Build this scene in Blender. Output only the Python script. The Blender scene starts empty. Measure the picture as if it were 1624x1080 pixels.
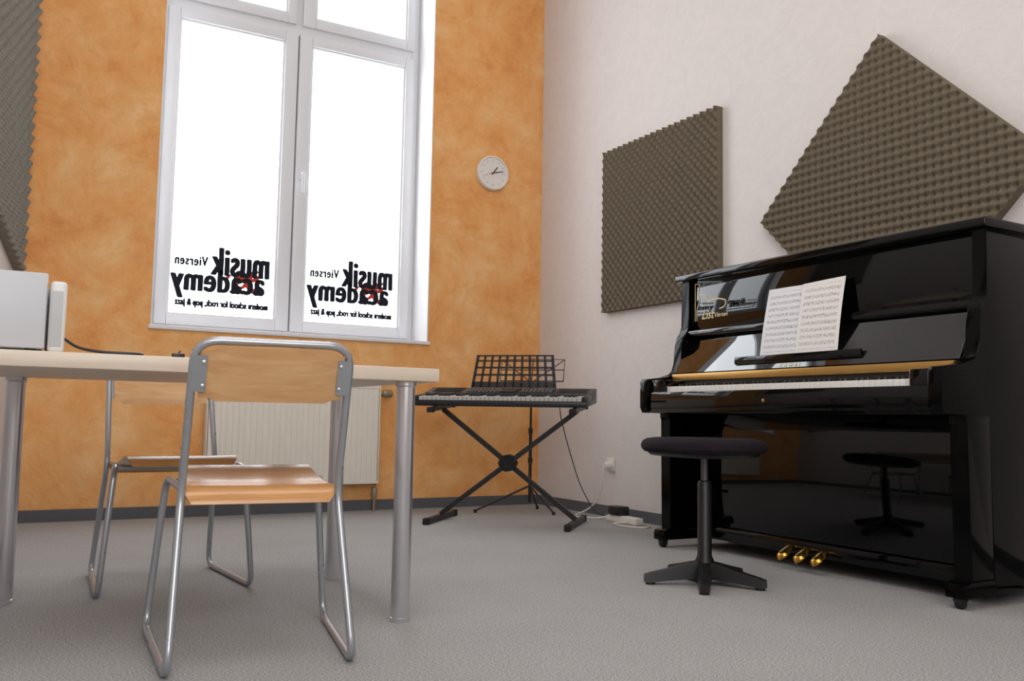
import bpy, bmesh, math, random
from mathutils import Vector, Matrix
random.seed(4)
scene=bpy.context.scene
COL=scene.collection
try:
    scene.view_settings.view_transform='Standard'
    scene.view_settings.look='None'
except Exception: pass

# ------------------------------------------------------------ materials
def lin(c):
    r=[]
    for v in c:
        v=v/255.0
        r.append(v/12.92 if v<=0.04045 else ((v+0.055)/1.055)**2.4)
    return (r[0],r[1],r[2],1.0)
def newmat(name):
    m=bpy.data.materials.new(name); m.use_nodes=True
    nt=m.node_tree; b=nt.nodes['Principled BSDF']
    return m,nt,b
def simple(name,col,rough=0.5,metal=0.0,coat=0.0,spec=None,var=0.0,vscale=20,bump=0.0,bscale=200):
    m,nt,b=newmat(name)
    b.inputs['Base Color'].default_value=lin(col)
    b.inputs['Roughness'].default_value=rough
    b.inputs['Metallic'].default_value=metal
    if coat: b.inputs['Coat Weight'].default_value=coat
    if spec is not None: b.inputs['Specular IOR Level'].default_value=spec
    tc=nt.nodes.new('ShaderNodeTexCoord')
    n=nt.nodes.new('ShaderNodeTexNoise'); n.inputs['Scale'].default_value=vscale; n.inputs['Detail'].default_value=4
    nt.links.new(tc.outputs['Object'],n.inputs['Vector'])
    if var>0:
        mx=nt.nodes.new('ShaderNodeMix'); mx.data_type='RGBA'
        c=lin(col); mx.inputs[6].default_value=(c[0]*(1-var),c[1]*(1-var),c[2]*(1-var),1)
        mx.inputs[7].default_value=(min(1,c[0]*(1+var)),min(1,c[1]*(1+var)),min(1,c[2]*(1+var)),1)
        nt.links.new(n.outputs[0],mx.inputs[0]); nt.links.new(mx.outputs[2],b.inputs['Base Color'])
    else:
        mr=nt.nodes.new('ShaderNodeMapRange'); mr.inputs[3].default_value=rough*0.92; mr.inputs[4].default_value=min(1,rough*1.08+0.002)
        nt.links.new(n.outputs[0],mr.inputs[0]); nt.links.new(mr.outputs[0],b.inputs['Roughness'])
    if bump>0:
        n2=nt.nodes.new('ShaderNodeTexNoise'); n2.inputs['Scale'].default_value=bscale; n2.inputs['Detail'].default_value=3
        nt.links.new(tc.outputs['Object'],n2.inputs['Vector'])
        bp=nt.nodes.new('ShaderNodeBump'); bp.inputs['Strength'].default_value=bump; bp.inputs['Distance'].default_value=0.01
        nt.links.new(n2.outputs[0],bp.inputs['Height']); nt.links.new(bp.outputs[0],b.inputs['Normal'])
    return m
def ramp(nt,stops):
    r=nt.nodes.new('ShaderNodeValToRGB'); e=r.color_ramp.elements
    while len(e)>1: e.remove(e[-1])
    e[0].position=stops[0][0]; e[0].color=stops[0][1]
    for p,c in stops[1:]:
        x=e.new(p); x.color=c
    return r
def orange_mat():
    m,nt,b=newmat('orange_sponged_plaster')
    g=nt.nodes.new('ShaderNodeNewGeometry')
    n=nt.nodes.new('ShaderNodeTexNoise'); n.inputs['Scale'].default_value=2.8; n.inputs['Detail'].default_value=12; n.inputs['Roughness'].default_value=0.72; n.inputs['Distortion'].default_value=0.45
    nt.links.new(g.outputs['Position'],n.inputs['Vector'])
    r=ramp(nt,[(0.32,lin((228,152,82))),(0.45,lin((240,172,102))),(0.55,lin((245,186,120))),(0.67,lin((249,204,148)))])
    nt.links.new(n.outputs[0],r.inputs[0])
    n3=nt.nodes.new('ShaderNodeTexNoise'); n3.inputs['Scale'].default_value=8; n3.inputs['Detail'].default_value=11; n3.inputs['Roughness'].default_value=0.72; n3.inputs['Distortion'].default_value=0.7
    nt.links.new(g.outputs['Position'],n3.inputs['Vector'])
    r3=ramp(nt,[(0.35,(0.87,0.79,0.69,1)),(0.54,(1,1,1,1))])
    nt.links.new(n3.outputs[0],r3.inputs[0])
    mx=nt.nodes.new('ShaderNodeMix'); mx.data_type='RGBA'; mx.blend_type='MULTIPLY'; mx.inputs[0].default_value=0.6
    nt.links.new(r.outputs[0],mx.inputs[6]); nt.links.new(r3.outputs[0],mx.inputs[7])
    nt.links.new(mx.outputs[2],b.inputs['Base Color'])
    b.inputs['Roughness'].default_value=0.75
    n2=nt.nodes.new('ShaderNodeTexNoise'); n2.inputs['Scale'].default_value=22; n2.inputs['Detail'].default_value=6; n2.inputs['Distortion'].default_value=2
    nt.links.new(g.outputs['Position'],n2.inputs['Vector'])
    bp=nt.nodes.new('ShaderNodeBump'); bp.inputs['Strength'].default_value=0.22; bp.inputs['Distance'].default_value=0.02
    nt.links.new(n2.outputs[0],bp.inputs['Height']); nt.links.new(bp.outputs[0],b.inputs['Normal'])
    return m
def white_mat():
    m,nt,b=newmat('white_plaster')
    g=nt.nodes.new('ShaderNodeNewGeometry')
    n=nt.nodes.new('ShaderNodeTexNoise'); n.inputs['Scale'].default_value=12; n.inputs['Detail'].default_value=6; n.inputs['Distortion'].default_value=1.5
    nt.links.new(g.outputs['Position'],n.inputs['Vector'])
    r=ramp(nt,[(0.3,lin((220,214,211))),(0.7,lin((225,219,216)))])
    nt.links.new(n.outputs[0],r.inputs[0]); nt.links.new(r.outputs[0],b.inputs['Base Color'])
    b.inputs['Roughness'].default_value=0.8
    bp=nt.nodes.new('ShaderNodeBump'); bp.inputs['Strength'].default_value=0.12; bp.inputs['Distance'].default_value=0.015
    nt.links.new(n.outputs[0],bp.inputs['Height']); nt.links.new(bp.outputs[0],b.inputs['Normal'])
    return m
def carpet_mat():
    m,nt,b=newmat('grey_carpet')
    g=nt.nodes.new('ShaderNodeNewGeometry')
    n=nt.nodes.new('ShaderNodeTexNoise'); n.inputs['Scale'].default_value=200; n.inputs['Detail'].default_value=6; n.inputs['Roughness'].default_value=0.9
    nt.links.new(g.outputs['Position'],n.inputs['Vector'])
    n2=nt.nodes.new('ShaderNodeTexNoise'); n2.inputs['Scale'].default_value=3; n2.inputs['Detail'].default_value=4
    nt.links.new(g.outputs['Position'],n2.inputs['Vector'])
    r=ramp(nt,[(0.36,lin((96,96,96))),(0.5,lin((166,165,164))),(0.64,lin((228,226,223)))])
    nt.links.new(n.outputs[0],r.inputs[0])
    mx=nt.nodes.new('ShaderNodeMix'); mx.data_type='RGBA'; mx.blend_type='MULTIPLY'; mx.inputs[0].default_value=0.5
    r2=ramp(nt,[(0.35,(0.9,0.9,0.9,1)),(0.65,(1,1,1,1))]); nt.links.new(n2.outputs[0],r2.inputs[0])
    nt.links.new(r.outputs[0],mx.inputs[6]); nt.links.new(r2.outputs[0],mx.inputs[7]); nt.links.new(mx.outputs[2],b.inputs['Base Color'])
    b.inputs['Roughness'].default_value=0.95; b.inputs['Specular IOR Level'].default_value=0.1
    bp=nt.nodes.new('ShaderNodeBump'); bp.inputs['Strength'].default_value=0.4; bp.inputs['Distance'].default_value=0.004
    nt.links.new(n.outputs[0],bp.inputs['Height']); nt.links.new(bp.outputs[0],b.inputs['Normal'])
    return m
def wood_mat(name,c1,c2,rough=0.35,axis='X',scale=14):
    m,nt,b=newmat(name)
    tc=nt.nodes.new('ShaderNodeTexCoord'); mp=nt.nodes.new('ShaderNodeMapping')
    s={'X':(1,10,10),'Y':(10,1,10),'Z':(10,10,1)}[axis]; mp.inputs['Scale'].default_value=s
    nt.links.new(tc.outputs['Object'],mp.inputs[0])
    n=nt.nodes.new('ShaderNodeTexNoise'); n.inputs['Scale'].default_value=scale*0.4; n.inputs['Detail'].default_value=6; n.inputs['Distortion'].default_value=0.6
    nt.links.new(mp.outputs[0],n.inputs['Vector'])
    r=ramp(nt,[(0.3,lin(c1)),(0.7,lin(c2))]); nt.links.new(n.outputs[0],r.inputs[0]); nt.links.new(r.outputs[0],b.inputs['Base Color'])
    b.inputs['Roughness'].default_value=rough
    return m
def glass_mat():
    m=bpy.data.materials.new('window_glass'); m.use_nodes=True; nt=m.node_tree; nt.nodes.clear()
    o=nt.nodes.new('ShaderNodeOutputMaterial'); t=nt.nodes.new('ShaderNodeBsdfTransparent'); g=nt.nodes.new('ShaderNodeBsdfGlossy'); g.inputs['Roughness'].default_value=0.01
    mx=nt.nodes.new('ShaderNodeMixShader'); mx.inputs[0].default_value=0.05
    t.inputs[0].default_value=(0.97,0.985,1,1)
    nt.links.new(t.outputs[0],mx.inputs[1]); nt.links.new(g.outputs[0],mx.inputs[2]); nt.links.new(mx.outputs[0],o.inputs[0])
    return m
def sheet_mat(name,base):
    m,nt,b=newmat(name)
    tc=nt.nodes.new('ShaderNodeTexCoord'); sp=nt.nodes.new('ShaderNodeSeparateXYZ'); nt.links.new(tc.outputs['Generated'],sp.inputs[0])
    def M(op,a,bb=None,c=None):
        x=nt.nodes.new('ShaderNodeMath'); x.operation=op
        for i,v in enumerate((a,bb,c)):
            if v is None: continue
            if isinstance(v,(int,float)): x.inputs[i].default_value=v
            else: nt.links.new(v,x.inputs[i])
        return x.outputs[0]
    Y=sp.outputs[1]; Z=sp.outputs[2]
    t=M('MULTIPLY',Z,11.0); fr=M('FRACT',t)
    inst=M('MULTIPLY',M('GREATER_THAN',fr,0.25),M('LESS_THAN',fr,0.78))
    l=M('LESS_THAN',M('FRACT',M('MULTIPLY',fr,9.0)),0.28)
    lines=M('MULTIPLY',l,inst)
    mp=nt.nodes.new('ShaderNodeMapping'); mp.inputs['Scale'].default_value=(1,55,70); nt.links.new(tc.outputs['Generated'],mp.inputs[0])
    n=nt.nodes.new('ShaderNodeTexNoise'); n.inputs['Scale'].default_value=1.0; n.inputs['Detail'].default_value=1; nt.links.new(mp.outputs[0],n.inputs['Vector'])
    notes=M('MULTIPLY',M('GREATER_THAN',n.outputs[0],0.60),inst)
    allm=M('MAXIMUM',M('MULTIPLY',lines,0.45),M('MULTIPLY',notes,0.85))
    inx=M('MULTIPLY',M('GREATER_THAN',Y,0.08),M('LESS_THAN',Y,0.92)); inz=M('MULTIPLY',M('GREATER_THAN',Z,0.06),M('LESS_THAN',Z,0.94))
    f=M('MULTIPLY',allm,M('MULTIPLY',inx,inz))
    mx=nt.nodes.new('ShaderNodeMix'); mx.data_type='RGBA'; mx.inputs[6].default_value=lin(base); mx.inputs[7].default_value=lin((40,40,45))
    nt.links.new(f,mx.inputs[0]); nt.links.new(mx.outputs[2],b.inputs['Base Color']); b.inputs['Roughness'].default_value=0.7
    return m
M_OR=orange_mat(); M_WH=white_mat(); M_CA=carpet_mat()
M_CEIL=simple('white_ceiling_paint',(236,235,234),0.9,var=0.02)
M_BASE=simple('grey_baseboard',(94,96,101),0.8,var=0.25,vscale=120)
M_PVC=simple('white_window_plastic',(232,233,237),0.35)
M_REV=simple('white_reveal_paint',(236,235,236),0.6,var=0.02)
M_GL=glass_mat()
M_VB=simple('black_vinyl',(16,19,30),0.6,spec=0.2)
M_VR=simple('red_vinyl',(190,46,32),0.5)
M_BLK=simple('black_polish',(4,4,5),0.03,spec=0.34)
M_BLKS=simple('black_polish_side',(4,4,4),0.10,spec=0.12)
M_BLKF=simple('black_polish_fallboard',(4,4,5),0.02,spec=1.0)
M_BLKM=simple('black_satin',(16,16,18),0.45)
M_BPL=simple('black_plastic',(28,29,32),0.4)
M_BPD=simple('black_painted_metal',(15,15,17),0.4)
M_SPN=simple('dark_steel',(96,96,100),0.35,metal=0.8)
M_GOLD=simple('brass',(216,168,76),0.22,metal=1.0)
M_GOLDD=simple('dull_brass',(186,146,84),0.38,metal=0.9)
M_GOLDM=simple('gold_leaf',(232,208,154),0.5,metal=0.1)
M_IV=simple('white_key_plastic',(236,234,228),0.25)
M_IV2=simple('keyboard_key_plastic',(186,184,180),0.35)
M_FOAM=simple('brown_grey_foam',(114,104,89),0.95,spec=0.1,var=0.15,vscale=60)
M_FOAM2=simple('light_grey_foam',(138,134,125),0.95,spec=0.1,var=0.15,vscale=60)
M_TUBE=simple('grey_steel_tube',(172,176,182),0.28,metal=0.65)
M_STEEL=simple('satin_steel',(208,208,212),0.24,metal=0.85)
M_BEECH=wood_mat('beech_plywood',(190,134,80),(212,158,100),0.20)
M_BEECH2=wood_mat('beech_plywood_backrest',(198,150,100),(216,174,126),0.26)
M_TABLE=wood_mat('pale_maple_laminate',(214,198,180),(224,210,194),0.4)
M_RAD=simple('cream_enamel',(236,230,218),0.35)
M_CUSH=simple('dark_plum_velvet',(30,24,30),0.9,spec=0.2,var=0.3,vscale=30,bump=0.2)
M_RUB=simple('black_rubber',(24,24,24),0.8)
M_CLK=simple('clock_white',(235,230,225),0.5)
M_CLKF=simple('clock_face_paper',(244,242,240),0.6)
M_DEV=simple('light_grey_metal',(200,203,209),0.45,var=0.03)
M_DEVW=simple('off_white_plastic',(226,227,226),0.4)
M_WPL=simple('white_plastic',(232,228,220),0.4)
M_VALVE=simple('aged_brass_valve',(150,138,112),0.45,metal=0.4)
M_S1=sheet_mat('printed_score_paper',(226,226,228)); M_S2=sheet_mat('printed_score_paper_tinted',(230,226,222))
M_BTN=simple('grey_button',(120,122,128),0.5)
M_VENT=simple('vent_shadow_grey',(190,192,194),0.6)
M_LCD=simple('lcd_screen',(70,86,94),0.2)

# ------------------------------------------------------------ mesh helpers
def box(bm,lo,hi,r=0.0,seg=2):
    lo=Vector(lo);hi=Vector(hi)
    for i in range(3):
        if lo[i]>hi[i]: lo[i],hi[i]=hi[i],lo[i]
    vs=[bm.verts.new((x,y,z)) for x in (lo[0],hi[0]) for y in (lo[1],hi[1]) for z in (lo[2],hi[2])]
    F=[(0,1,3,2),(4,6,7,5),(0,4,5,1),(2,3,7,6),(0,2,6,4),(1,5,7,3)]
    fs=[bm.faces.new([vs[i] for i in f]) for f in F]
    if r>0:
        es=set()
        for f in fs:
            for e in f.edges: es.add(e)
        bmesh.ops.bevel(bm,geom=list(es),offset=r,segments=seg,profile=0.5,affect='EDGES')
def prism(bm,pts,fn0,fn1,r=0.0):
    a=[bm.verts.new(fn0(p)) for p in pts]; b=[bm.verts.new(fn1(p)) for p in pts]
    n=len(pts); fs=[bm.faces.new(a),bm.faces.new(list(reversed(b)))]
    for i in range(n): fs.append(bm.faces.new((a[i],b[i],b[(i+1)%n],a[(i+1)%n])))
    if r>0:
        es=set(fs[0].edges)|set(fs[1].edges)
        bmesh.ops.bevel(bm,geom=list(es),offset=r,segments=2,profile=0.5,affect='EDGES')
def lathe(bm,prof,c=(0,0,0),seg=32,mat=None):
    c=Vector(c); rings=[]
    for (r,z) in prof:
        ring=[]
        for i in range(seg):
            a=2*math.pi*i/seg; p=Vector((r*math.cos(a),r*math.sin(a),z))
            if mat is not None: p=mat@p
            ring.append(bm.verts.new(p+c))
        rings.append(ring)
    for k in range(len(rings)-1):
        for i in range(seg):
            j=(i+1)%seg
            bm.faces.new((rings[k][i],rings[k][j],rings[k+1][j],rings[k+1][i]))
    bm.faces.new(list(reversed(rings[0]))); bm.faces.new(rings[-1])
def fillet(pts,r,n=6):
    P=[Vector(p) for p in pts]; out=[P[0]]
    for i in range(1,len(P)-1):
        a=P[i-1]-P[i]; b=P[i+1]-P[i]
        rr=min(r,a.length*0.45,b.length*0.45)
        s=P[i]+a.normalized()*rr; e=P[i]+b.normalized()*rr
        for k in range(n+1):
            t=k/n; out.append(s*(1-t)**2+P[i]*2*t*(1-t)+e*t*t)
    out.append(P[-1]); return out
def tube(bm,pts,r,seg=12,fr=0.0,square=False):
    P=fillet(pts,fr) if fr>0 else [Vector(p) for p in pts]
    Q=[P[0]]
    for p in P[1:]:
        if (p-Q[-1]).length>1e-5: Q.append(p)
    P=Q
    T=[]
    for i in range(len(P)):
        if i==0: t=P[1]-P[0]
        elif i==len(P)-1: t=P[-1]-P[-2]
        else: t=(P[i+1]-P[i]).normalized()+(P[i]-P[i-1]).normalized()
        T.append(t.normalized())
    up=Vector((0,0,1)) if abs(T[0].z)<0.9 else Vector((0,1,0))
    N=(up-T[0]*up.dot(T[0])).normalized(); rings=[]
    if square: seg=4
    for i,p in enumerate(P):
        N=(N-T[i]*N.dot(T[i])).normalized(); B=T[i].cross(N)
        ring=[]
        for k in range(seg):
            a=2*math.pi*(k+(0.5 if square else 0))/seg
            rr=r*1.414 if square else r
            ring.append(bm.verts.new(p+N*math.cos(a)*rr+B*math.sin(a)*rr))
        rings.append(ring)
    for k in range(len(rings)-1):
        for i in range(seg):
            j=(i+1)%seg; bm.faces.new((rings[k][i],rings[k][j],rings[k+1][j],rings[k+1][i]))
    bm.faces.new(list(reversed(rings[0]))); bm.faces.new(rings[-1])
def root(name,loc,label,cat,rotz=0.0,group=None):
    o=bpy.data.objects.new(name,None); o.location=loc; o.rotation_euler=(0,0,rotz); o.empty_display_size=0.1
    COL.objects.link(o); o['label']=label; o['category']=cat
    if group: o['group']=group
    return o
def finish(name,me_or_bm,mat,parent=None,world=True,smooth=35,**props):
    if isinstance(me_or_bm,bmesh.types.BMesh):
        bmesh.ops.recalc_face_normals(me_or_bm,faces=me_or_bm.faces)
        me=bpy.data.meshes.new(name); me_or_bm.to_mesh(me); me_or_bm.free()
    else: me=me_or_bm
    if smooth:
        for p in me.polygons: p.use_smooth=True
        me.set_sharp_from_angle(angle=math.radians(smooth))
    xs=[v.co for v in me.vertices]
    c=Vector([(min(v[i] for v in xs)+max(v[i] for v in xs))/2 for i in range(3)])
    me.transform(Matrix.Translation(-c))
    me.materials.clear(); me.materials.append(mat)
    o=bpy.data.objects.new(name,me); COL.objects.link(o)
    if parent is not None:
        o.parent=parent
        o.location=c
        if world:
            p=parent; off=Vector((0,0,0))
            while p is not None: off+=p.location; p=p.parent
            o.location=c-off
    else: o.location=c
    for k,v in props.items(): o[k]=v
    return o
def B(): return bmesh.new()
def textmesh(body,w=None,h=None,offset=0.0,size=1.0,space=1.0):
    cu=bpy.data.curves.new('txt','FONT'); cu.body=body; cu.size=size; cu.offset=offset; cu.space_character=space
    ob=bpy.data.objects.new('txt',cu); COL.objects.link(ob)
    bpy.context.view_layer.update()
    dg=bpy.context.evaluated_depsgraph_get()
    me=bpy.data.meshes.new_from_object(ob.evaluated_get(dg))
    bpy.data.objects.remove(ob); bpy.data.curves.remove(cu)
    x0=min(v.co.x for v in me.vertices);x1=max(v.co.x for v in me.vertices);y0=min(v.co.y for v in me.vertices);y1=max(v.co.y for v in me.vertices)
    sx=w/(x1-x0) if w else 1; sy=h/(y1-y0) if h else sx
    if not w: sx=sy
    for v in me.vertices: v.co=Vector(((v.co.x-x0)*sx,(v.co.y-y0)*sy,0))
    return me
def place(me,X,Y,Z,o):
    m=Matrix(((X[0],Y[0],Z[0],o[0]),(X[1],Y[1],Z[1],o[1]),(X[2],Y[2],Z[2],o[2]),(0,0,0,1)))
    me.transform(m); return me
rx=Matrix.Rotation(math.radians(90),3,'X')

# ------------------------------------------------------------ room shell
H=4.25
WX0,WX1,WZ0,WZ1=-2.49,-0.835,1.046,3.95
b=B()
box(b,(-3.43,0,0),(WX0,0.4,H)); box(b,(WX1,0,0),(0,0.4,H)); box(b,(WX0,0,0),(WX1,0.4,WZ0-0.02)); box(b,(WX0,0,WZ1),(WX1,0.4,H))
finish('wall_back',b,M_OR,smooth=0,kind='structure')
b=B(); box(b,(0,-7.2,0),(0.3,0.4,H)); finish('wall_right',b,M_WH,smooth=0,kind='structure')
LW=Vector((-1.375,-7.0,0)).normalized()
def lwp(t): return Vector((-3.125,0,0))+LW*t
b=B(); prism(b,[(-3.125,0),(-4.5,-7.0),(-4.8,-7.0),(-3.425,0)],lambda p:(p[0],p[1],0),lambda p:(p[0],p[1],H)); finish('wall_left',b,M_WH,smooth=0,kind='structure')
b=B(); box(b,(-4.8,-7.2,0),(0,-7.0,H)); finish('wall_front',b,M_WH,smooth=0,kind='structure')
b=B(); box(b,(-4.9,-7.2,-0.1),(0.3,0.4,0)); finish('floor',b,M_CA,smooth=0,kind='structure')
b=B(); box(b,(-4.9,-7.2,H),(0.3,0.4,H+0.1)); finish('ceiling',b,M_CEIL,smooth=0,kind='structure')
b=B(); box(b,(-3.12,-0.012,0),(-0.012,0,0.062)); finish('baseboard_back',b,M_BASE,smooth=0,kind='structure')
b=B(); box(b,(-0.012,-7.0,0),(0,0,0.062)); finish('baseboard_right',b,M_BASE,smooth=0,kind='structure')
b=B(); nrm=Vector((-LW.y,LW.x,0)); nrm = nrm if nrm.x>0 else -nrm
A0=lwp(0.02);A1=lwp(7.0)
prism(b,[(A0.x,A0.y),(A1.x,A1.y),(A1.x+nrm.x*0.012,A1.y+nrm.y*0.012),(A0.x+nrm.x*0.012,A0.y+nrm.y*0.012)],lambda p:(p[0],p[1],0),lambda p:(p[0],p[1],0.062))
finish('baseboard_left',b,M_BASE,smooth=0,kind='structure')
b=B()
box(b,(WX0,0.0,WZ0),(WX0+0.006,0.4,WZ1)); box(b,(WX1-0.006,0.0,WZ0),(WX1,0.4,WZ1)); box(b,(WX0,0,WZ1-0.006),(WX1,0.4,WZ1))
finish('trim_1',b,M_REV,smooth=0,kind='structure')
b=B(); box(b,(WX0-0.012,-0.018,WZ0-0.022),(WX1+0.012,0.4,WZ0),0.004); finish('trim_2',b,M_REV,kind='structure')

# ------------------------------------------------------------ window
win=bpy.data.objects.new('window_1',None); win.location=(-1.66,0.28,WZ0); COL.objects.link(win); win['kind']='structure'
b=B(); fy0,fy1=0.25,0.32
cx=-1.665
box(b,(WX0+0.006,fy0,WZ0),(WX0+0.06,fy1,WZ1-0.006),0.004); box(b,(WX1-0.056,fy0,WZ0),(WX1-0.006,fy1,WZ1-0.006),0.004)
box(b,(WX0+0.06,fy0,WZ0),(WX1-0.056,fy1,WZ0+0.035),0.004); box(b,(WX0+0.06,fy0,2.955),(WX1-0.056,fy1,3.03),0.004); box(b,(WX0+0.06,fy0,WZ1-0.05),(WX1-0.056,fy1,WZ1-0.006),0.004)
box(b,(cx-0.03,fy0+0.01,3.03),(cx+0.03,fy1,WZ1-0.05),0.004)
finish('window_frame',b,M_PVC,win)
def leaf(x0,x1,z0,z1,gx0,gx1,gz0,gz1):
    b=B(); y0,y1=0.228,0.30
    box(b,(x0,y0,z0),(gx0,y1,z1),0.005); box(b,(gx1,y0,z0),(x1,y1,z1),0.005)
    box(b,(gx0,y0,z0),(gx1,y1,gz0),0.005); box(b,(gx0,y0,gz1),(gx1,y1,z1),0.005)
    t=0.012
    for (p,q) in (((gx0,0.24,gz0),(gx0+t,0.285,gz1)),((gx1-t,0.24,gz0),(gx1,0.285,gz1)),((gx0+t,0.24,gz0),(gx1-t,0.285,gz0+t)),((gx0+t,0.24,gz1-t),(gx1-t,0.285,gz1))): box(b,p,q)
    o=finish('window_sash',b,M_PVC,win)
    b=B(); box(b,(gx0+0.002,0.268,gz0+0.002),(gx1-0.002,0.272,gz1-0.002)); finish('window_pane',b,M_GL,o,smooth=0)
    return o
l1=leaf(-2.445,-1.670,1.076,2.965,-2.378,-1.750,1.135,2.902)
l2=leaf(-1.660,-0.880,1.076,2.965,-1.580,-0.940,1.135,2.902)
l3=leaf(-2.445,-1.685,3.022,3.91,-2.378,-1.742,3.083,3.85)
l4=leaf(-1.645,-0.880,3.022,3.91,-1.562,-0.935,3.083,3.85)
b=B(); box(b,(-1.672,0.262,1.07),(-1.658,0.31,2.96)); finish('window_seal',b,M_BTN,win,smooth=0)
b=B(); box(b,(-1.638,0.216,2.03),(-1.61,0.228,2.10),0.004); tube(b,[(-1.624,0.218,2.065),(-1.624,0.18,2.065),(-1.624,0.175,1.94)],0.009,fr=0.02); finish('window_handle',b,M_PVC,l2)
for dx,lf in ((0.0,l1),(0.808,l2)):
    yy=0.2665
    def put(body,xr,z0,w,h,ra_,rz_,space=1.0,n=12,mat=M_VB,lab='mirrored black vinyl lettering'):
        bm=B()
        base=textmesh(body,w-2*ra_,h-2*rz_,0.0,space=space)
        rings=[(0,0)]+[(ra_*math.cos(2*math.pi*k/n),rz_*math.sin(2*math.pi*k/n)) for k in range(n)]
        if ra_>0.006: rings+=[(ra_*0.5*math.cos(2*math.pi*k/6),rz_*0.5*math.sin(2*math.pi*k/6)) for k in range(6)]
        for i,(ax,az) in enumerate(rings):
            me=base.copy(); place(me,(-1,0,0),(0,0,1),(0,1,0),(xr-ra_+dx+ax,yy-0.00002*i,z0+rz_+az)); bm.from_mesh(me); bpy.data.meshes.remove(me)
        bpy.data.meshes.remove(base)
        finish('window_lettering',bm,mat,lf,smooth=0,label=lab)
    put('musik',-1.785,1.386,0.352,0.172,0.0100,0.0045,1.10)
    put('academy',-1.810,1.238,0.552,0.192,0.0100,0.0045,1.12)
    put('Viersen',-2.150,1.434,0.190,0.060,0.0036,0.0028,1.15,n=8,lab='mirrored thin vinyl lettering')
    put('modern school for rock, pop & jazz',-1.786,1.184,0.545,0.056,0.0042,0.0030,1.05,n=8)
    bm=B()
    def strk(pts,r): 
        tube(bm,[(p[0]+dx,yy+0.001,p[1]) for p in pts],r,seg=6)
    strk([(-1.86,1.44),(-1.9,1.40),(-1.93,1.36),(-1.90,1.32),(-1.86,1.30)],0.016)
    strk([(-1.97,1.43),(-1.95,1.38),(-1.99,1.34)],0.016); strk([(-1.85,1.40),(-1.88,1.375),(-1.92,1.385),(-2.0,1.39)],0.012); strk([(-2.02,1.40),(-2.05,1.36)],0.010); strk([(-1.93,1.34),(-1.97,1.31),(-1.94,1.29)],0.012)
    for v in bm.verts: v.co.y=yy+0.001+(v.co.y-yy-0.001)*0.02
    finish('window_emblem',bm,M_VR,lf,smooth=0,label='red vinyl figure behind the lettering')

# ------------------------------------------------------------ foam panels
def foam(name,w,h,fn,mat,label,N=200,p=0.052,base=0.030,amp=0.026):
    bm=B(); nu=int(N*w); nv=int(N*h); g=[]
    for j in range(nv+1):
        row=[]
        for i in range(nu+1):
            u=-w/2+w*i/nu; v=-h/2+h*j/nv
            hgt=0.5+0.5*math.cos(2*math.pi*u/p)*math.cos(2*math.pi*v/p)
            row.append(bm.verts.new(fn(u,v,base+amp*hgt)))
        g.append(row)
    for j in range(nv):
        for i in range(nu): bm.faces.new((g[j][i],g[j][i+1],g[j+1][i+1],g[j+1][i]))
    loop=[(g[0][i],(-w/2+w*i/nu,-h/2)) for i in range(nu+1)]+[(g[j][nu],(w/2,-h/2+h*j/nv)) for j in range(1,nv+1)]+[(g[nv][i],(-w/2+w*i/nu,h/2)) for i in range(nu-1,-1,-1)]+[(g[j][0],(-w/2,-h/2+h*j/nv)) for j in range(nv-1,0,-1)]
    bk=[bm.verts.new(fn(q[0],q[1],0.001)) for _,q in loop]; n=len(loop)
    for i in range(n): bm.faces.new((loop[i][0],bk[i],bk[(i+1)%n],loop[(i+1)%n][0]))
    bm.faces.new(bk)
    return finish(name,bm,mat,smooth=50,label=label,category='acoustic foam')
foam('acoustic_foam_panel',1.01,0.985,lambda u,v,d:(-d,-1.29-u,1.708+v),M_FOAM,'square dark brown-grey egg-crate foam panel hung upright on white wall')
a=math.radians(45)
foam('acoustic_foam_panel',0.97,0.97,lambda u,v,d:(-d,-2.783-(u*math.cos(a)-v*math.sin(a)),1.53+(u*math.sin(a)+v*math.cos(a))),M_FOAM,'brown-grey egg-crate foam panel turned as a diamond above the piano')
def f3(u,v,d):
    P=lwp(0.16+0.5-u)+nrm*d
    return (P.x,P.y,2.10+v+0.30*(0.5-u))
foam('acoustic_foam_panel',1.0,1.7,f3,M_FOAM2,'tall grey egg-crate foam panel beside the orange wall',N=130,p=0.066,base=0.022,amp=0.034)

# ------------------------------------------------------------ clock
ck=root('wall_clock',(-0.40,0,2.20),'round white wall clock on the orange wall','clock')
b=B(); lathe(b,[(0.100,0.0),(0.116,0.004),(0.118,0.02),(0.114,0.034),(0.106,0.036),(0.100,0.028)],(-0.40,0,2.20),48,rx); finish('clock_rim',b,M_CLK,ck)
b=B(); lathe(b,[(0.101,0.018),(0.101,0.026)],(-0.40,0,2.20),48,rx); finish('clock_face',b,M_CLKF,ck)
for i in range(12):
    b=B()
    an=i*math.pi/6; L=0.014 if i%3==0 else 0.010
    c=Vector((-0.40+0.083*math.sin(an),-0.0275,2.20+0.083*math.cos(an))); d=Vector((math.sin(an),0,math.cos(an)))
    tube(b,[c-d*L/2,c+d*L/2],0.0022,seg=4)
    finish('hour_mark',b,M_BTN,ck)
def hand(nm,ang,L,r,y,mat,back=0.015):
    b=B(); d=Vector((math.sin(ang),0,math.cos(ang))); c=Vector((-0.40,y,2.20)); tube(b,[c-d*back,c+d*L],r,seg=6); finish(nm,b,mat,ck)
hand('hour_hand',math.radians(37),0.052,0.0035,-0.030,M_BPL); hand('minute_hand',math.radians(76),0.076,0.0026,-0.033,M_BPL); hand('second_hand',math.radians(250),0.078,0.0012,-0.036,M_VR,0.03)

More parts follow.
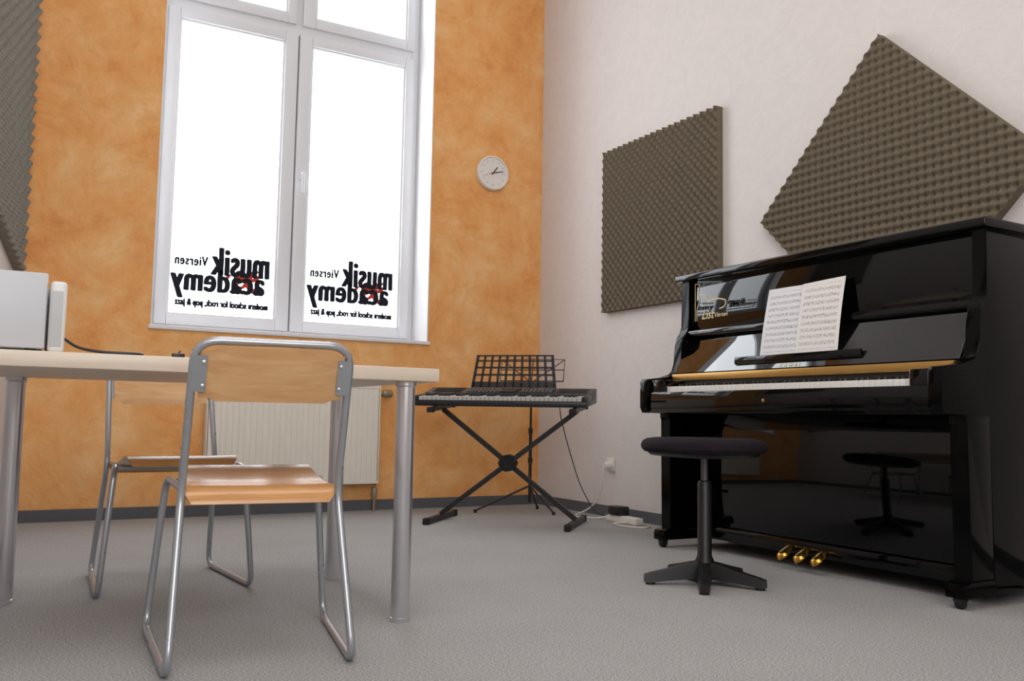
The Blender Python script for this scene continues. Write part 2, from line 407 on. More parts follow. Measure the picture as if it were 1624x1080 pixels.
# ------------------------------------------------------------ radiator
rd=root('radiator',(-1.68,-0.06,0.17),'cream ribbed panel radiator under the window','radiator')
x0,x1,z0,z1,yf=-2.19,-1.18,0.165,0.76,-0.105
b=B(); pts=[]; n=30; p=(x1-x0-0.02)/n; gd=0.005
for i in range(n):
    xa=x0+0.01+i*p
    if i==0: pts.append((xa,yf+gd))
    pts+=[(xa+p*0.14,yf),(xa+p*0.86,yf),(xa+p,yf+gd)]
back=[(q[0],yf+0.02) for q in reversed(pts)]
prism(b,pts+back,lambda q:(q[0],q[1],z0+0.015),lambda q:(q[0],q[1],z1-0.03)); box(b,(x0,yf,z1-0.03),(x1,yf+0.02,z1-0.008),0.003); box(b,(x0,yf,z0),(x1,yf+0.02,z0+0.016),0.003)
finish('front_panel',b,M_RAD,rd)
for (xa,xb) in ((x0,x0+0.006),(x1-0.006,x1)):
    b=B(); box(b,(xa,yf+0.001,z0+0.01),(xb,-0.03,z1),0.002); finish('side_cover',b,M_RAD,rd)
b=B(); box(b,(x0+0.006,-0.04,z0),(x1-0.006,-0.03,z1-0.01)); finish('rear_panel',b,M_RAD,rd,smooth=0)
b=B(); 
for i in range(40):
    xa=x0+0.01+i*(x1-x0-0.02)/39; box(b,(xa-0.004,yf+0.002,z1-0.008),(xa+0.004,-0.03,z1))
box(b,(x0,yf,z1-0.008),(x1,yf+0.008,z1+0.001)); box(b,(x0,-0.038,z1-0.008),(x1,-0.03,z1+0.001))
finish('top_grille',b,M_RAD,rd)
b=B(); ry=Matrix.Rotation(math.radians(90),3,'Y'); lathe(b,[(0.010,0),(0.012,0.02),(0.020,0.025),(0.024,0.035),(0.024,0.075),(0.019,0.085)],(x1,-0.07,0.705),20,ry); finish('thermostat_valve',b,M_VALVE,rd)
b=B(); tube(b,[(x1-0.012,-0.07,z0+0.03),(x1-0.012,-0.07,0.0)],0.009); lathe(b,[(0.016,0.0),(0.018,0.02),(0.018,0.05),(0.012,0.06)],(x1-0.012,-0.07,0.08),16); finish('supply_pipe',b,M_VALVE,rd)
for xa in (x0+0.15,x1-0.18):
    b=B(); box(b,(xa,-0.03,0.3),(xa+0.03,0,0.65)); finish('wall_bracket',b,M_RAD,rd,smooth=0)

# ------------------------------------------------------------ table
tb=root('table',(-2.65,-2.49,0),'long pale wood table with round steel legs','table')
b=B(); box(b,(-3.47,-2.90,0.67),(-2.098,-2.07,0.708),0.004); finish('table_top',b,M_TABLE,tb)
for (lx,ly) in ((-2.176,-2.842),(-2.136,-2.137),(-3.144,-2.137),(-3.40,-2.842)):
    b=B(); lathe(b,[(0.0275,0.0),(0.0275,0.012),(0.0258,0.013),(0.0265,0.02),(0.0265,0.655),(0.030,0.658),(0.030,0.67)],(lx,ly,0),28); o=finish('leg',b,M_STEEL,tb)

# ------------------------------------------------------------ chairs
def chair_parts():
    bm=B(); r=0.0095
    L=[(-0.158,-0.085,0.378),(-0.198,0.225,0.402),(-0.232,0.25,0.010),(-0.200,-0.25,0.010),(-0.180,-0.118,0.39),(-0.174,-0.25,0.732)]
    path=L+[(-q[0],q[1],q[2]) for q in reversed(L)]
    tube(bm,path,r,seg=12,fr=0.055)
    tube(bm,[(-0.17,0.0,0.384),(0.17,0.0,0.384)],0.008); tube(bm,[(-0.185,0.17,0.393),(0.185,0.17,0.393)],0.008)
    fr=bm
    bm=B(); prof=[(-0.138,0.362),(-0.133,0.380),(-0.118,0.394),(-0.095,0.401),(0.0,0.402),(0.08,0.408),(0.16,0.424),(0.21,0.434),(0.245,0.432),(0.262,0.420),(0.268,0.402)]
    t=0.009; nx=12; top=[];bot=[]
    for k,(y,z) in enumerate(prof):
        k0=max(0,k-1);k1=min(len(prof)-1,k+1); ty=prof[k1][0]-prof[k0][0]; tz=prof[k1][1]-prof[k0][1]; l=math.hypot(ty,tz); ny,nz=-tz/l,ty/l
        s=(y+0.138)/0.406; w=0.176-0.008*s
        if k in (0,len(prof)-1): w-=0.018
        if k in (1,len(prof)-2): w-=0.006
        ra=[];rb=[]
        for i in range(nx+1):
            x=-w+2*w*i/nx; dip=-0.003*(1-(x/w)**2)*math.sin(math.pi*s)
            ra.append(bm.verts.new((x,y,z+dip))); rb.append(bm.verts.new((x,y-ny*t,z-nz*t+dip)))
        top.append(ra);bot.append(rb)
    for k in range(len(prof)-1):
        for i in range(nx):
            bm.faces.new((top[k][i],top[k][i+1],top[k+1][i+1],top[k+1][i])); bm.faces.new((bot[k][i],bot[k+1][i],bot[k+1][i+1],bot[k][i+1]))
        bm.faces.new((top[k][0],top[k+1][0],bot[k+1][0],bot[k][0])); bm.faces.new((top[k][nx],bot[k][nx],bot[k+1][nx],top[k+1][nx]))
    for i in range(nx):
        bm.faces.new((top[0][i],bot[0][i],bot[0][i+1],top[0][i+1])); bm.faces.new((top[-1][i],top[-1][i+1],bot[-1][i+1],bot[-1][i]))
    seat=bm
    bm=B(); nx=16;nz=6;F=[];G=[]
    for j in range(nz+1):
        z=0.598+0.118*j/nz; yc=-0.118-(z-0.39)*0.386; fa=[];ga=[]
        for i in range(nx+1):
            s=-1+2*i/nx; x=0.160*s; zz=z
            if abs(s)>0.85 and j in (0,nz): zz+= 0.008 if j==0 else -0.008
            if j==nz: zz+=0.006*(1-s*s)
            y=yc-0.022*(1-s*s)
            fa.append(bm.verts.new((x,y+0.005,zz))); ga.append(bm.verts.new((x,y-0.005,zz)))
        F.append(fa);G.append(ga)
    for j in range(nz):
        for i in range(nx):
            bm.faces.new((F[j][i],F[j][i+1],F[j+1][i+1],F[j+1][i])); bm.faces.new((G[j][i],G[j+1][i],G[j+1][i+1],G[j][i+1]))
        bm.faces.new((F[j][0],F[j+1][0],G[j+1][0],G[j][0])); bm.faces.new((F[j][nx],G[j][nx],G[j+1][nx],F[j+1][nx]))
    for i in range(nx):
        bm.faces.new((F[0][i],G[0][i],G[0][i+1],F[0][i+1])); bm.faces.new((F[nz][i],F[nz][i+1],G[nz][i+1],G[nz][i]))
    back=bm
    br=[]
    for s in (-1,1):
        bm=B()
        yA=-0.118-(0.618-0.39)*0.386; yB=-0.118-(0.698-0.39)*0.386
        prism(bm,[(0.146,0),(0.176,0),(0.176,1),(0.146,1)],lambda q:(s*q[0],(yA if q[1]==0 else yB)-0.0125,0.618 if q[1]==0 else 0.698),lambda q:(s*q[0],(yA if q[1]==0 else yB)-0.0095,0.618 if q[1]==0 else 0.698))
        for zc in (0.632,0.684):
            yc=-0.118-(zc-0.39)*0.386-0.0125; lathe(bm,[(0.005,0),(0.004,0.003),(0.001,0.0035)],(s*0.153,yc,zc),10,rx)
        br.append(bm)
    return fr,seat,back,br
fr,seat,back,br=chair_parts()
c1=root('chair',(-2.618,-2.945,0),'steel sled-base chair with plywood seat, back turned away from the table','chair',rotz=math.radians(-6.5),group='chairs around the table')
ps=[finish('frame',fr,M_TUBE,c1,False),finish('seat',seat,M_BEECH,c1,False),finish('backrest',back,M_BEECH2,c1,False)]+[finish('bracket',x,M_TUBE,c1,False) for x in br]
c2=root('chair',(-2.668,-1.955,0),'steel sled-base chair with plywood seat beside the radiator','chair',rotz=math.radians(181),group='chairs around the table')
for o in ps:
    q=o.copy(); q.parent=c2; COL.objects.link(q)

# ------------------------------------------------------------ devices on the table
d1=root('stereo_cabinet',(-3.22,-2.72,0.708),'light grey metal box-shaped device standing on the table','audio device')
b=B(); box(b,(-3.36,-2.84,0.716),(-3.10,-2.60,0.897),0.006); finish('housing',b,M_DEV,d1)
for xx in (-3.34,-3.13):
    for yy in (-2.82,-2.63):
        b=B(); lathe(b,[(0.01,0.708),(0.012,0.717)],(xx,yy,0),12); finish('foot',b,M_RUB,d1)
d2=root('router',(-3.075,-2.78,0.708),'slim off-white plastic device standing upright beside the grey box','electronic device')
b=B(); box(b,(-3.094,-2.84,0.708),(-3.058,-2.66,0.880),0.010,3); finish('housing',b,M_DEVW,d2)
b=B(); box(b,(-3.090,-2.8415,0.722),(-3.066,-2.838,0.856),0.001); finish('front_inlay',b,M_VENT,d2)
b=B(); tube(b,[(-3.06,-2.82,0.745),(-3.03,-2.84,0.722),(-2.98,-2.86,0.713),(-2.92,-2.87,0.7125),(-2.88,-2.86,0.7125),(-2.90,-2.80,0.7125),(-3.0,-2.74,0.7125)],0.0035,seg=8,fr=0.03)
finish('cable',b,M_BPL,label='thin dark cable lying on the table',category='cable')
b=B(); box(b,(-2.82,-2.885,0.708),(-2.79,-2.87,0.718),0.002); tube(b,[(-2.805,-2.878,0.716),(-2.80,-2.87,0.724)],0.002); finish('pen_clip',b,M_BPL,label='tiny dark clip lying on the table',category='clip')

# ------------------------------------------------------------ keyboard on X stand
ang=math.atan2(-0.692,0.722)
xs=root('keyboard_stand',(-0.74,-0.90,0),'black steel X-shaped keyboard stand','stand',rotz=ang)
b=B(); tube(b,[(-0.375,-0.014,0.035),(0.385,-0.014,0.614)],0.0125,square=True); finish('cross_tube',b,M_BPL,xs,False)
b=B(); tube(b,[(0.375,0.014,0.035),(-0.385,0.014,0.614)],0.0125,square=True); finish('cross_tube',b,M_BPL,xs,False)
TT=math.tan(math.radians(5))
for s in (-1,1):
    b=B(); tube(b,[(s*0.38,-0.235,0.020),(s*0.38,0.235,0.020)],0.013,square=True); finish('foot_bar',b,M_BPL,xs,False)
    for t in (-1,1):
        b=B(); box(b,(s*0.38-0.016,t*0.24-0.022,0.0),(s*0.38+0.016,t*0.24+0.022,0.035),0.006); finish('foot_cap',b,M_RUB,xs,False)
    b=B(); tube(b,[(s*0.39,-0.17,0.626-0.17*TT),(s*0.39,0.17,0.626+0.17*TT)],0.0125,square=True); finish('support_arm',b,M_BPL,xs,False)
    for t in (-1,1):
        b=B(); box(b,(s*0.39-0.018,t*0.185-0.02,0.610+t*0.185*TT),(s*0.39+0.018,t*0.185+0.02,0.6385+t*0.185*TT),0.005); finish('arm_cap',b,M_RUB,xs,False)
b=B(); lathe(b,[(0.030,-0.04),(0.045,-0.036),(0.045,0.036),(0.030,0.04)],(0,0,0.325),24,rx)
for k in range(8):
    an=k*math.pi/4; lathe(b,[(0.010,-0.046),(0.010,0.046)],(0.036*math.cos(an),0,0.325+0.036*math.sin(an)),8,rx)
finish('pivot_knob',b,M_RUB,xs,False)
kb=root('electronic_keyboard',(-0.755,-0.893,0.6435),'black electronic keyboard with white and black keys on the X stand','keyboard',rotz=ang)
kb.rotation_euler=(math.radians(5),0,ang)
b=B(); box(b,(-0.4775,-0.17,0.0),(0.4775,0.17,0.032),0.008)
prism(b,[(0.0,0.03),(0.17,0.03),(0.17,0.078),(0.15,0.084),(0.01,0.062)],lambda q:(-0.4775,q[0],q[1]),lambda q:(0.4775,q[0],q[1]),0.003)
box(b,(-0.4775,-0.168,0.03),(-0.452,0.0,0.058),0.004); box(b,(0.452,-0.168,0.03),(0.4775,0.0,0.058),0.004); finish('keyboard_body',b,M_BPL,kb,False)
for s in (-1,1):
    b=B()
    for i in range(14):
        xx=s*(0.28+0.012*i); prism(b,[(0,0),(0.004,0),(0.004,0.11),(0,0.11)],lambda q:(xx+q[0],0.025+q[1],0.066+q[1]*0.157),lambda q:(xx+q[0],0.025+q[1],0.068+q[1]*0.157))
    finish('speaker_grille',b,M_RUB,kb,False,smooth=0)
bt=None
for i in range(22):
    xx=-0.24+i*0.0225
    if abs(xx)<0.06: continue
    for r_ in (0,1):
        yy=0.04+r_*0.04
        if bt is None:
            b=B(); box(b,(xx,yy,0.066+yy*0.15-0.004),(xx+0.012,yy+0.012,0.073+yy*0.15-0.003),0.001); bt=finish('control_button',b,M_BTN,kb,False); bl=bt.location.copy(); bx,by=xx,yy
        else:
            q=bt.copy(); q.location=bl+Vector((xx-bx,yy-by,(yy-by)*0.15)); COL.objects.link(q)
b=B(); box(b,(-0.045,0.04,0.07),(0.045,0.08,0.0765)); finish('display',b,M_LCD,kb,False,smooth=0)
bm=B(); box(bm,(-0.0115,-0.165,0.032),(0.0115,-0.005,0.052),0.0015,1); wk=finish('white_key',bm,M_IV2,kb,False); nW=36; px_=0.9/nW
wk.location.x=-0.45+px_/2
for i in range(1,nW):
    q=wk.copy(); q.location=wk.location.copy(); q.location.x=-0.45+px_*(i+0.5); COL.objects.link(q)
bm=B(); box(bm,(-0.006,-0.110,0.045),(0.006,-0.005,0.063),0.0015,1); bk=finish('black_key',bm,M_BPL,kb,False); first=True
for i in range(nW-1):
    if i%7 in (2,6): continue
    q=bk if first else bk.copy()
    q.location=bk.location.copy(); q.location.x=-0.45+px_*(i+1)
    if not first: COL.objects.link(q)
    first=False
b=B()
def rp(u,t,d=0.0):
    return (u+0.006,0.135+t*0.05+d,0.086+t*0.185)
def bar(u0,t0,u1,t1,u2,t2,u3,t3):
    P=[(u0,t0),(u1,t1),(u2,t2),(u3,t3)]
    prism(b,P,lambda q:rp(q[0],q[1],0),lambda q:rp(q[0],q[1],0.006))
W0,W1=0.248,0.225
def ww(t): return W0+(W1-W0)*t
for (ta,tb2) in ((0,0.18),(0.36,0.42),(0.58,0.64),(0.79,0.84),(0.95,1.0)): bar(-ww(ta),ta,ww(ta),ta,ww(tb2),tb2,-ww(tb2),tb2)
for i in range(11):
    s=-1+2*i/10; wd=0.0065 if 0<i<10 else 0.008
    u0=s*(W0-0.008);u1=s*(W1-0.008); bar(u0-wd,0,u0+wd,0,u1+wd,1,u1-wd,1)
finish('music_rest',b,M_BPL,kb,False,smooth=0)

# ------------------------------------------------------------ music stand
ms=root('music_stand',(-0.33,-0.45,0),'thin black folding music stand with wire desk behind the keyboard','music stand')
b=B(); tube(b,[(-0.33,-0.45,0.06),(-0.33,-0.45,0.50)],0.010); tube(b,[(-0.33,-0.45,0.48),(-0.33,-0.45,0.80)],0.007); lathe(b,[(0.014,0.0),(0.014,0.03)],(-0.33,-0.45,0.48),12); lathe(b,[(0.015,0.0),(0.015,0.03)],(-0.33,-0.45,0.30),12); finish('pole',b,M_BPL,ms)
for an in (165,285,45):
    a_=math.radians(an); LL=0.34 if an==165 else 0.20; dx,dy=math.cos(a_)*LL,math.sin(a_)*LL
    b=B(); tube(b,[(-0.33,-0.45,0.16),(-0.33+dx,-0.45+dy,0.012)],0.006,seg=8); lathe(b,[(0.010,0),(0.010,0.02)],(-0.33+dx,-0.45+dy,0),10); finish('leg',b,M_BPL,ms)
b=B(); u=Vector((0.722,-0.692,0)); c=Vector((-0.33,-0.45,0)); w_=Vector((0.69,0.72,0))
def dp(s,z): return tuple(c+u*s+w_*((z-0.79)*0.3)+Vector((0,0,z)))
tube(b,[dp(-0.20,0.80),dp(0.20,0.80)],0.004,seg=6); tube(b,[dp(-0.20,0.80),dp(-0.20,0.935),dp(0.0,0.94),dp(0.20,0.935),dp(0.20,0.80)],0.003,seg=6)
tube(b,[dp(0,0.79),dp(-0.20,0.935)],0.003,seg=6); tube(b,[dp(0,0.79),dp(0.20,0.935)],0.003,seg=6); tube(b,[dp(0,0.79),dp(0.0,0.94)],0.004,seg=6); tube(b,[dp(-0.20,0.87),dp(0.20,0.87)],0.003,seg=6)
finish('desk',b,M_BPL,ms)

# ------------------------------------------------------------ socket, power strip, cables
so=root('wall_socket',(0,-0.835,0.305),'white wall socket with a plug above the baseboard','socket')
b=B(); box(b,(-0.010,-0.875,0.265),(0,-0.795,0.345),0.004); finish('cover_plate',b,M_WPL,so)
b=B(); lathe(b,[(0.022,0),(0.022,0.03),(0.016,0.04)],(-0.008,-0.835,0.300),20,Matrix.Rotation(math.radians(-90),3,'Y')); finish('plug',b,M_WPL,so)
b=B(); tube(b,[(-0.052,-0.835,0.298),(-0.062,-0.84,0.27),(-0.05,-0.82,0.18),(-0.05,-0.77,0.09),(-0.08,-0.71,0.03),(-0.16,-0.705,0.006),(-0.23,-0.80,0.006),(-0.16,-0.93,0.006),(-0.14,-0.975,0.02)],0.004,seg=8,fr=0.06)
finish('power_cable',b,M_WPL,label='white mains cable looping from the socket to the power strip',category='cable')
st=root('power_strip',(-0.11,-1.12,0),'white power strip lying on the carpet beside the wall','power strip')
b=B(); box(b,(-0.15,-1.27,0.0),(-0.095,-0.985,0.038),0.006); finish('strip_housing',b,M_WPL,st)
for k in range(4):
    b=B(); lathe(b,[(0.019,0.036),(0.019,0.0395)],(-0.1225,-1.235+k*0.068,0),20); finish('strip_socket',b,M_DEVW,st)
b=B(); box(b,(-0.16,-1.13,0.0395),(-0.085,-1.03,0.088),0.006); finish('power_adapter',b,M_BPL,label='black power adapter plugged into the power strip',category='power adapter')
b=B(); tube(b,[(-0.44,-0.95,0.63),(-0.42,-0.93,0.58),(-0.37,-0.93,0.42),(-0.30,-0.95,0.20),(-0.24,-1.0,0.06),(-0.20,-1.04,0.03),(-0.165,-1.07,0.055)],0.003,seg=8,fr=0.08)
finish('adapter_cable',b,M_BPL,label='thin black cable hanging from the keyboard to the power adapter',category='cable')
b=B(); tube(b,[(-0.16,-1.20,0.012),(-0.22,-1.15,0.006),(-0.26,-1.28,0.006),(-0.20,-1.42,0.006),(-0.12,-1.36,0.006)],0.004,seg=8,fr=0.06)
finish('loose_cable',b,M_WPL,label='white cable lying coiled on the carpet beside the power strip',category='cable')

# ------------------------------------------------------------ piano
PY0,PY1=-1.94,-3.46
pn=root('upright_piano',(-0.35,-2.70,0),'glossy black upright piano with open fallboard against the white wall','piano')
BK=-0.068
prof=[(BK,0.055),(-0.40,0.055),(-0.40,0.605),(-0.63,0.605),(-0.642,0.63),(-0.642,0.74),(-0.632,0.757),(-0.53,0.770),(-0.475,0.782),(-0.455,0.80),(-0.445,0.84),(-0.438,0.92),(-0.430,0.955),(-0.408,0.985),(-0.395,1.01),(-0.395,1.225),(BK,1.225)]
for y0,y1 in ((PY0,PY0-0.05),(PY1+0.05,PY1)):
    b=B(); prism(b,prof,lambda q:(q[0],y0,q[1]),lambda q:(q[0],y1,q[1]),0.003); finish('side_panel',b,M_BLKS,pn)
b=B(); box(b,(-0.39,PY0-0.05,0.06),(BK,PY1+0.05,0.10)); box(b,(BK-0.02,PY0-0.05,0.10),(BK,PY1+0.05,1.225)); finish('back_frame',b,M_BLKM,pn,smooth=0)
b=B(); box(b,(-0.425,PY0+0.018,1.225),(-0.065,PY1-0.018,1.256),0.007,3); finish('lid',b,M_BLK,pn)
b=B(); box(b,(-0.38,PY0-0.05,0.99),(-0.355,PY1+0.05,1.225),0.003); finish('upper_panel',b,M_BLK,pn)
b=B(); box(b,(-0.405,PY0-0.05,0.962),(-0.355,PY1+0.05,0.99),0.005); finish('panel_rail',b,M_BLK,pn)
b=B(); prism(b,[(-0.478,0.790),(-0.468,0.788),(-0.378,0.962),(-0.388,0.962)],lambda q:(q[0],PY0-0.05,q[1]),lambda q:(q[0],PY1+0.05,q[1]),0.001); finish('fallboard',b,M_BLKF,pn)
b=B(); box(b,(-0.502,PY0-0.055,0.752),(-0.462,PY1+0.055,0.784),0.004); finish('hinge_strip',b,M_GOLDD,pn,label='brass hinge strip')
b=B(); box(b,(-0.49,PY0-0.05,0.70),(-0.455,PY1+0.05,0.752)); finish('key_rail',b,M_BLKM,pn,smooth=0)
b=B(); prism(b,[(-2.36,-0.462),(-3.03,-0.462),(-3.06,-0.40),(-2.33,-0.40)],lambda q:(q[1],q[0],0.815),lambda q:(q[1],q[0],0.838),0.003)
box(b,(-0.472,-3.02,0.814),(-0.462,-2.37,0.846),0.003); finish('music_ledge',b,M_BLK,pn)
b=B(); box(b,(-0.63,PY0-0.05,0.605),(-0.39,PY1+0.05,0.66),0.003); finish('key_bed',b,M_BLK,pn)
b=B(); box(b,(-0.634,PY0-0.05,0.625),(-0.612,PY1+0.05,0.698),0.004); finish('key_slip',b,M_BLK,pn)
for y0,y1 in ((PY0-0.05,PY0-0.145),(PY1+0.05,PY1+0.13)):
    b=B(); box(b,(-0.625,y0,0.66),(-0.505,y1,0.752),0.006); finish('key_block',b,M_BLK,pn)
KY0=PY0-0.148;KY1=PY1+0.133; pk=(KY0-KY1)/52
bm=B(); box(bm,(-0.606,-pk/2+0.0006,0.662),(-0.47,pk/2-0.0006,0.722),0.0015,1); wk=finish('white_key',bm,M_IV,pn,False)
wk.location=Vector((-0.538,KY0-pk/2,0.692))-pn.location
for i in range(1,52):
    q=wk.copy(); q.location=wk.location+Vector((0,-pk*i,0)); COL.objects.link(q)
bm=B(); box(bm,(-0.556,-0.0055,0.70),(-0.47,0.0055,0.735),0.002,1); bk=finish('black_key',bm,M_BPL,pn,False); first=True
for i in range(51):
    if (i%7) in (1,4): continue
    q=bk if first else bk.copy()
    q.location=Vector((-0.513,KY0-pk*(i+1),0.7175))-pn.location
    if not first: COL.objects.link(q)
    first=False
b=B(); box(b,(-0.402,PY0-0.05,0.112),(-0.385,PY1+0.05,0.605),0.003); finish('lower_panel',b,M_BLK,pn)
b=B(); box(b,(-0.415,PY0-0.05,0.055),(-0.385,PY1+0.05,0.110),0.004); finish('bottom_rail',b,M_BLK,pn)
for y0,y1 in ((PY0,PY0-0.062),(PY1+0.062,PY1)):
    ym=(y0+y1)/2
    b=B(); prism(b,[(-0.515,0.085),(-0.4005,0.085),(-0.4005,0.6045),(-0.525,0.6045),(-0.525,0.585),(-0.515,0.575)],lambda q:(q[0],y0,q[1]),lambda q:(q[0],y1,q[1]),0.003); finish('leg',b,M_BLKS,pn)
    b=B(); prism(b,[(-0.555,0.035),(-0.25,0.035),(-0.25,0.054),(-0.402,0.054),(-0.402,0.085),(-0.525,0.085),(-0.55,0.078),(-0.555,0.06)],lambda q:(q[0],y0+0.006,q[1]),lambda q:(q[0],y1-0.006,q[1]),0.004); finish('toe_block',b,M_BLKS,pn)
    for xc in (-0.53,-0.12):
        b=B(); lathe(b,[(0.016,-0.012),(0.018,-0.009),(0.018,0.009),(0.016,0.012)],(xc,ym,0.018),20,rx); box(b,(xc-0.015,ym-0.016,0.022),(xc+0.015,ym+0.016,0.036 if xc<-0.3 else 0.056)); finish('caster',b,M_BLKM,pn)
for yc in (-2.635,-2.72,-2.805):
    b=B()
    pr=[(-0.405,0.010,0.074),(-0.422,0.012,0.080),(-0.440,0.018,0.077),(-0.456,0.025,0.067),(-0.472,0.027,0.057),(-0.485,0.022,0.050),(-0.492,0.010,0.046)]
    rings=[]
    for (x,w,zc) in pr:
        th=0.013
        ring=[b.verts.new((x,yc+w*math.cos(k*math.pi/5),zc+th*math.sin(k*math.pi/5))) for k in range(10)]; rings.append(ring)
    for k in range(len(rings)-1):
        for i in range(10): b.faces.new((rings[k][i],rings[k][(i+1)%10],rings[k+1][(i+1)%10],rings[k+1][i]))
    b.faces.new(rings[0]); b.faces.new(rings[-1]); finish('pedal',b,M_GOLD,pn,smooth=60,label='brass pedal')
def ptext(body,y,z,h,x,w=None,off=0.0,slant=0.0,name='maker_lettering',mat=M_GOLDM,sp=1.0,tilt=False):
    me=textmesh(body,w,h,off,space=sp)
    for v in me.vertices: v.co.x+=v.co.y*slant
    if tilt:
        s=0.090/0.172; n_=math.hypot(1,s); place(me,(0,-1,0),(s/n_,0,1/n_),(-1/n_,0,s/n_),(x,y,z))
    else: place(me,(0,-1,0),(0,0,1),(-1,0,0),(x,y,z))
    finish(name,me,mat,pn,smooth=0)
ptext('KAWAI',-2.63,0.793,0.016,-0.4785,off=0.008,sp=1.7,tilt=True)
ptext('List',-2.064,1.040,0.040,-0.3812,slant=0.4,name='dealer_lettering',off=0.008)
ptext('Viersen',-2.145,1.044,0.020,-0.3812,slant=0.35,name='dealer_lettering',off=0.004)
b=B()
def gs(pts,r=0.0018): tube(b,[(-0.3815,p[0],p[1]) for p in fillet([Vector((q[0],q[1],0)) for q in pts],0.03)],r,seg=6)
gs([(-2.018,1.21),(-2.018,1.035)]); gs([(-2.018,1.21),(-2.055,1.205),(-2.035,1.165),(-2.052,1.135),(-2.028,1.09),(-2.030,1.035)])
gs([(-2.048,1.155),(-2.085,1.155),(-2.105,1.120),(-2.165,1.130),(-2.225,1.115),(-2.215,1.086),(-2.180,1.080)],0.0026)
for v in b.verts: v.co.x=-0.3808+(v.co.x+0.3815)*0.2
finish('emblem',b,M_GOLDM,pn,label='gold line emblem')
b=B(); lathe(b,[(0.007,0),(0.007,0.004),(0.004,0.005)],(-0.634,-2.70,0.655),14,Matrix.Rotation(math.radians(-90),3,'Y')); finish('lock',b,M_GOLDD,pn)

def sheet(y0,y1,x0,x1,z0,z1,mat,label,curl=0.01,dz=0.0):
    bm=B(); n=12; F=[];G=[]
    for j in range(n+1):
        t=j/n; fa=[];ga=[]
        for i in range(n+1):
            s=i/n; y=y0+(y1-y0)*s; x=x0+(x1-x0)*t-curl*math.sin(math.pi*s)*0.6-0.004*math.sin(math.pi*t); z=z0+(z1-z0)*t+dz*s
            fa.append(bm.verts.new((x,y,z))); ga.append(bm.verts.new((x+0.001,y,z)))
        F.append(fa);G.append(ga)
    for j in range(n):
        for i in range(n):
            bm.faces.new((F[j][i],F[j][i+1],F[j+1][i+1],F[j+1][i])); bm.faces.new((G[j][i],G[j+1][i],G[j+1][i+1],G[j][i+1]))
        bm.faces.new((F[j][0],F[j+1][0],G[j+1][0],G[j][0])); bm.faces.new((F[j][n],G[j][n],G[j+1][n],F[j+1][n]))
    for i in range(n):
        bm.faces.new((F[0][i],G[0][i],G[0][i+1],F[0][i+1])); bm.faces.new((F[n][i],F[n][i+1],G[n][i+1],G[n][i]))
    finish('sheet_music',bm,mat,label=label,category='sheet music',group='sheet music on the piano')
sheet(-2.50,-2.71,-0.455,-0.395,0.840,1.126,M_S1,'white printed sheet of music standing on the piano ledge',0.006)
sheet(-2.695,-2.905,-0.460,-0.408,0.840,1.126,M_S2,'slightly tinted sheet of music overlapping the white sheet',0.003,0.008)

# ------------------------------------------------------------ stool
sc=Vector((-0.985,-2.76,0))
sl=root('piano_stool',sc,'round swivel stool with dark plum velvet cushion and black star base','stool')
sd=sc+Vector((0.012,0.018,0))
b=B(); lathe(b,[(0.05,0.460),(0.19,0.457),(0.212,0.462),(0.223,0.474),(0.224,0.486),(0.218,0.499),(0.203,0.508),(0.17,0.512),(0.10,0.508),(0.01,0.505)],sd,56); finish('cushion',b,M_CUSH,sl)
b=B(); lathe(b,[(0.03,0.438),(0.12,0.443),(0.190,0.449),(0.200,0.458),(0.05,0.461)],sd,48); finish('seat_plate',b,M_BPD,sl)
b=B(); lathe(b,[(0.013,0.34),(0.013,0.438)],sc,20); finish('spindle',b,M_SPN,sl)
b=B(); lathe(b,[(0.034,0.02),(0.034,0.08),(0.025,0.10),(0.025,0.35),(0.021,0.36),(0.016,0.362)],sc,24); finish('column',b,M_BPD,sl)
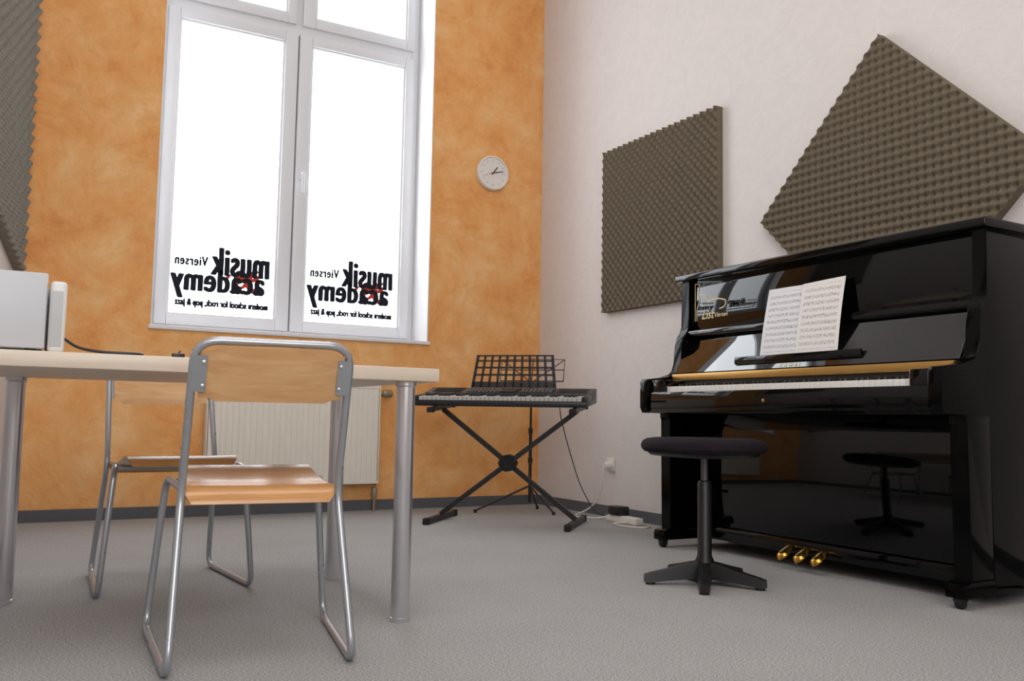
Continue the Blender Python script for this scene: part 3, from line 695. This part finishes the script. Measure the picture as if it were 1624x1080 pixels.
for k in range(5):
    an=math.radians(228+72*k); d=Vector((math.cos(an),math.sin(an),0)); n=Vector((-d.y,d.x,0))
    b=B(); rings=[]
    for (t,w,zt,zb) in ((0.0,0.027,0.085,0.022),(0.06,0.024,0.072,0.020),(0.14,0.020,0.052,0.014),(0.195,0.018,0.040,0.008),(0.216,0.015,0.034,0.008)):
        P=sc+d*t; rings.append([b.verts.new(P+n*w+Vector((0,0,zb))),b.verts.new(P-n*w+Vector((0,0,zb))),b.verts.new(P-n*w*0.7+Vector((0,0,zt))),b.verts.new(P+n*w*0.7+Vector((0,0,zt)))])
    for k2 in range(len(rings)-1):
        for i in range(4): b.faces.new((rings[k2][i],rings[k2][(i+1)%4],rings[k2+1][(i+1)%4],rings[k2+1][i]))
    b.faces.new(rings[0]); b.faces.new(rings[-1])
    lathe(b,[(0.017,0.0),(0.017,0.010),(0.012,0.014)],sc+d*0.196,14); finish('base_foot',b,M_BPD,sl)

# ------------------------------------------------------------ lights
w=bpy.data.worlds.new('world'); scene.world=w; w.use_nodes=True; bg=w.node_tree.nodes['Background']
bg.inputs[0].default_value=(0.96,0.98,1.0,1); bg.inputs[1].default_value=6.0
def area(name,loc,rot,sx,sy,power,col,portal=False):
    l=bpy.data.lights.new(name,'AREA'); l.shape='RECTANGLE'; l.size=sx; l.size_y=sy; l.energy=power; l.color=col
    if portal: l.cycles.is_portal=True
    o=bpy.data.objects.new(name,l); o.location=loc; o.rotation_euler=rot; COL.objects.link(o); return o
area('window_portal',(-1.66,0.36,2.5),(math.radians(-90),0,0),1.65,2.9,1,(1,1,1),True)
area('ceiling_fill',(-2.3,-3.5,4.1),(0,0,0),1.8,1.8,30,(1.0,0.985,0.97))  # added soft fill below the ceiling, no fixture modelled
area('rear_fill',(-3.2,-6.8,2.3),(math.radians(90),0,0),2.2,2.2,74,(1.0,0.98,0.965))  # added fill from behind the camera, that wall has no window opening

# ------------------------------------------------------------ camera
C=Vector((-3.18789835,-5.23534719,0.57290182));Fv=Vector((0.49165276,0.86660475,0.08528641));Rv=Vector((0.86892279,-0.4946518,0.01711082));Uv=Vector((-0.0570154,-0.06569472,0.99620954))
cd=bpy.data.cameras.new('camera'); cd.sensor_fit='HORIZONTAL'; cd.sensor_width=36.0; cd.lens=1429.14/1624*36.0; cd.clip_start=0.05
co=bpy.data.objects.new('camera',cd); COL.objects.link(co)
co.matrix_world=Matrix(((Rv.x,Uv.x,-Fv.x,C.x),(Rv.y,Uv.y,-Fv.y,C.y),(Rv.z,Uv.z,-Fv.z,C.z),(0,0,0,1)))
scene.camera=co
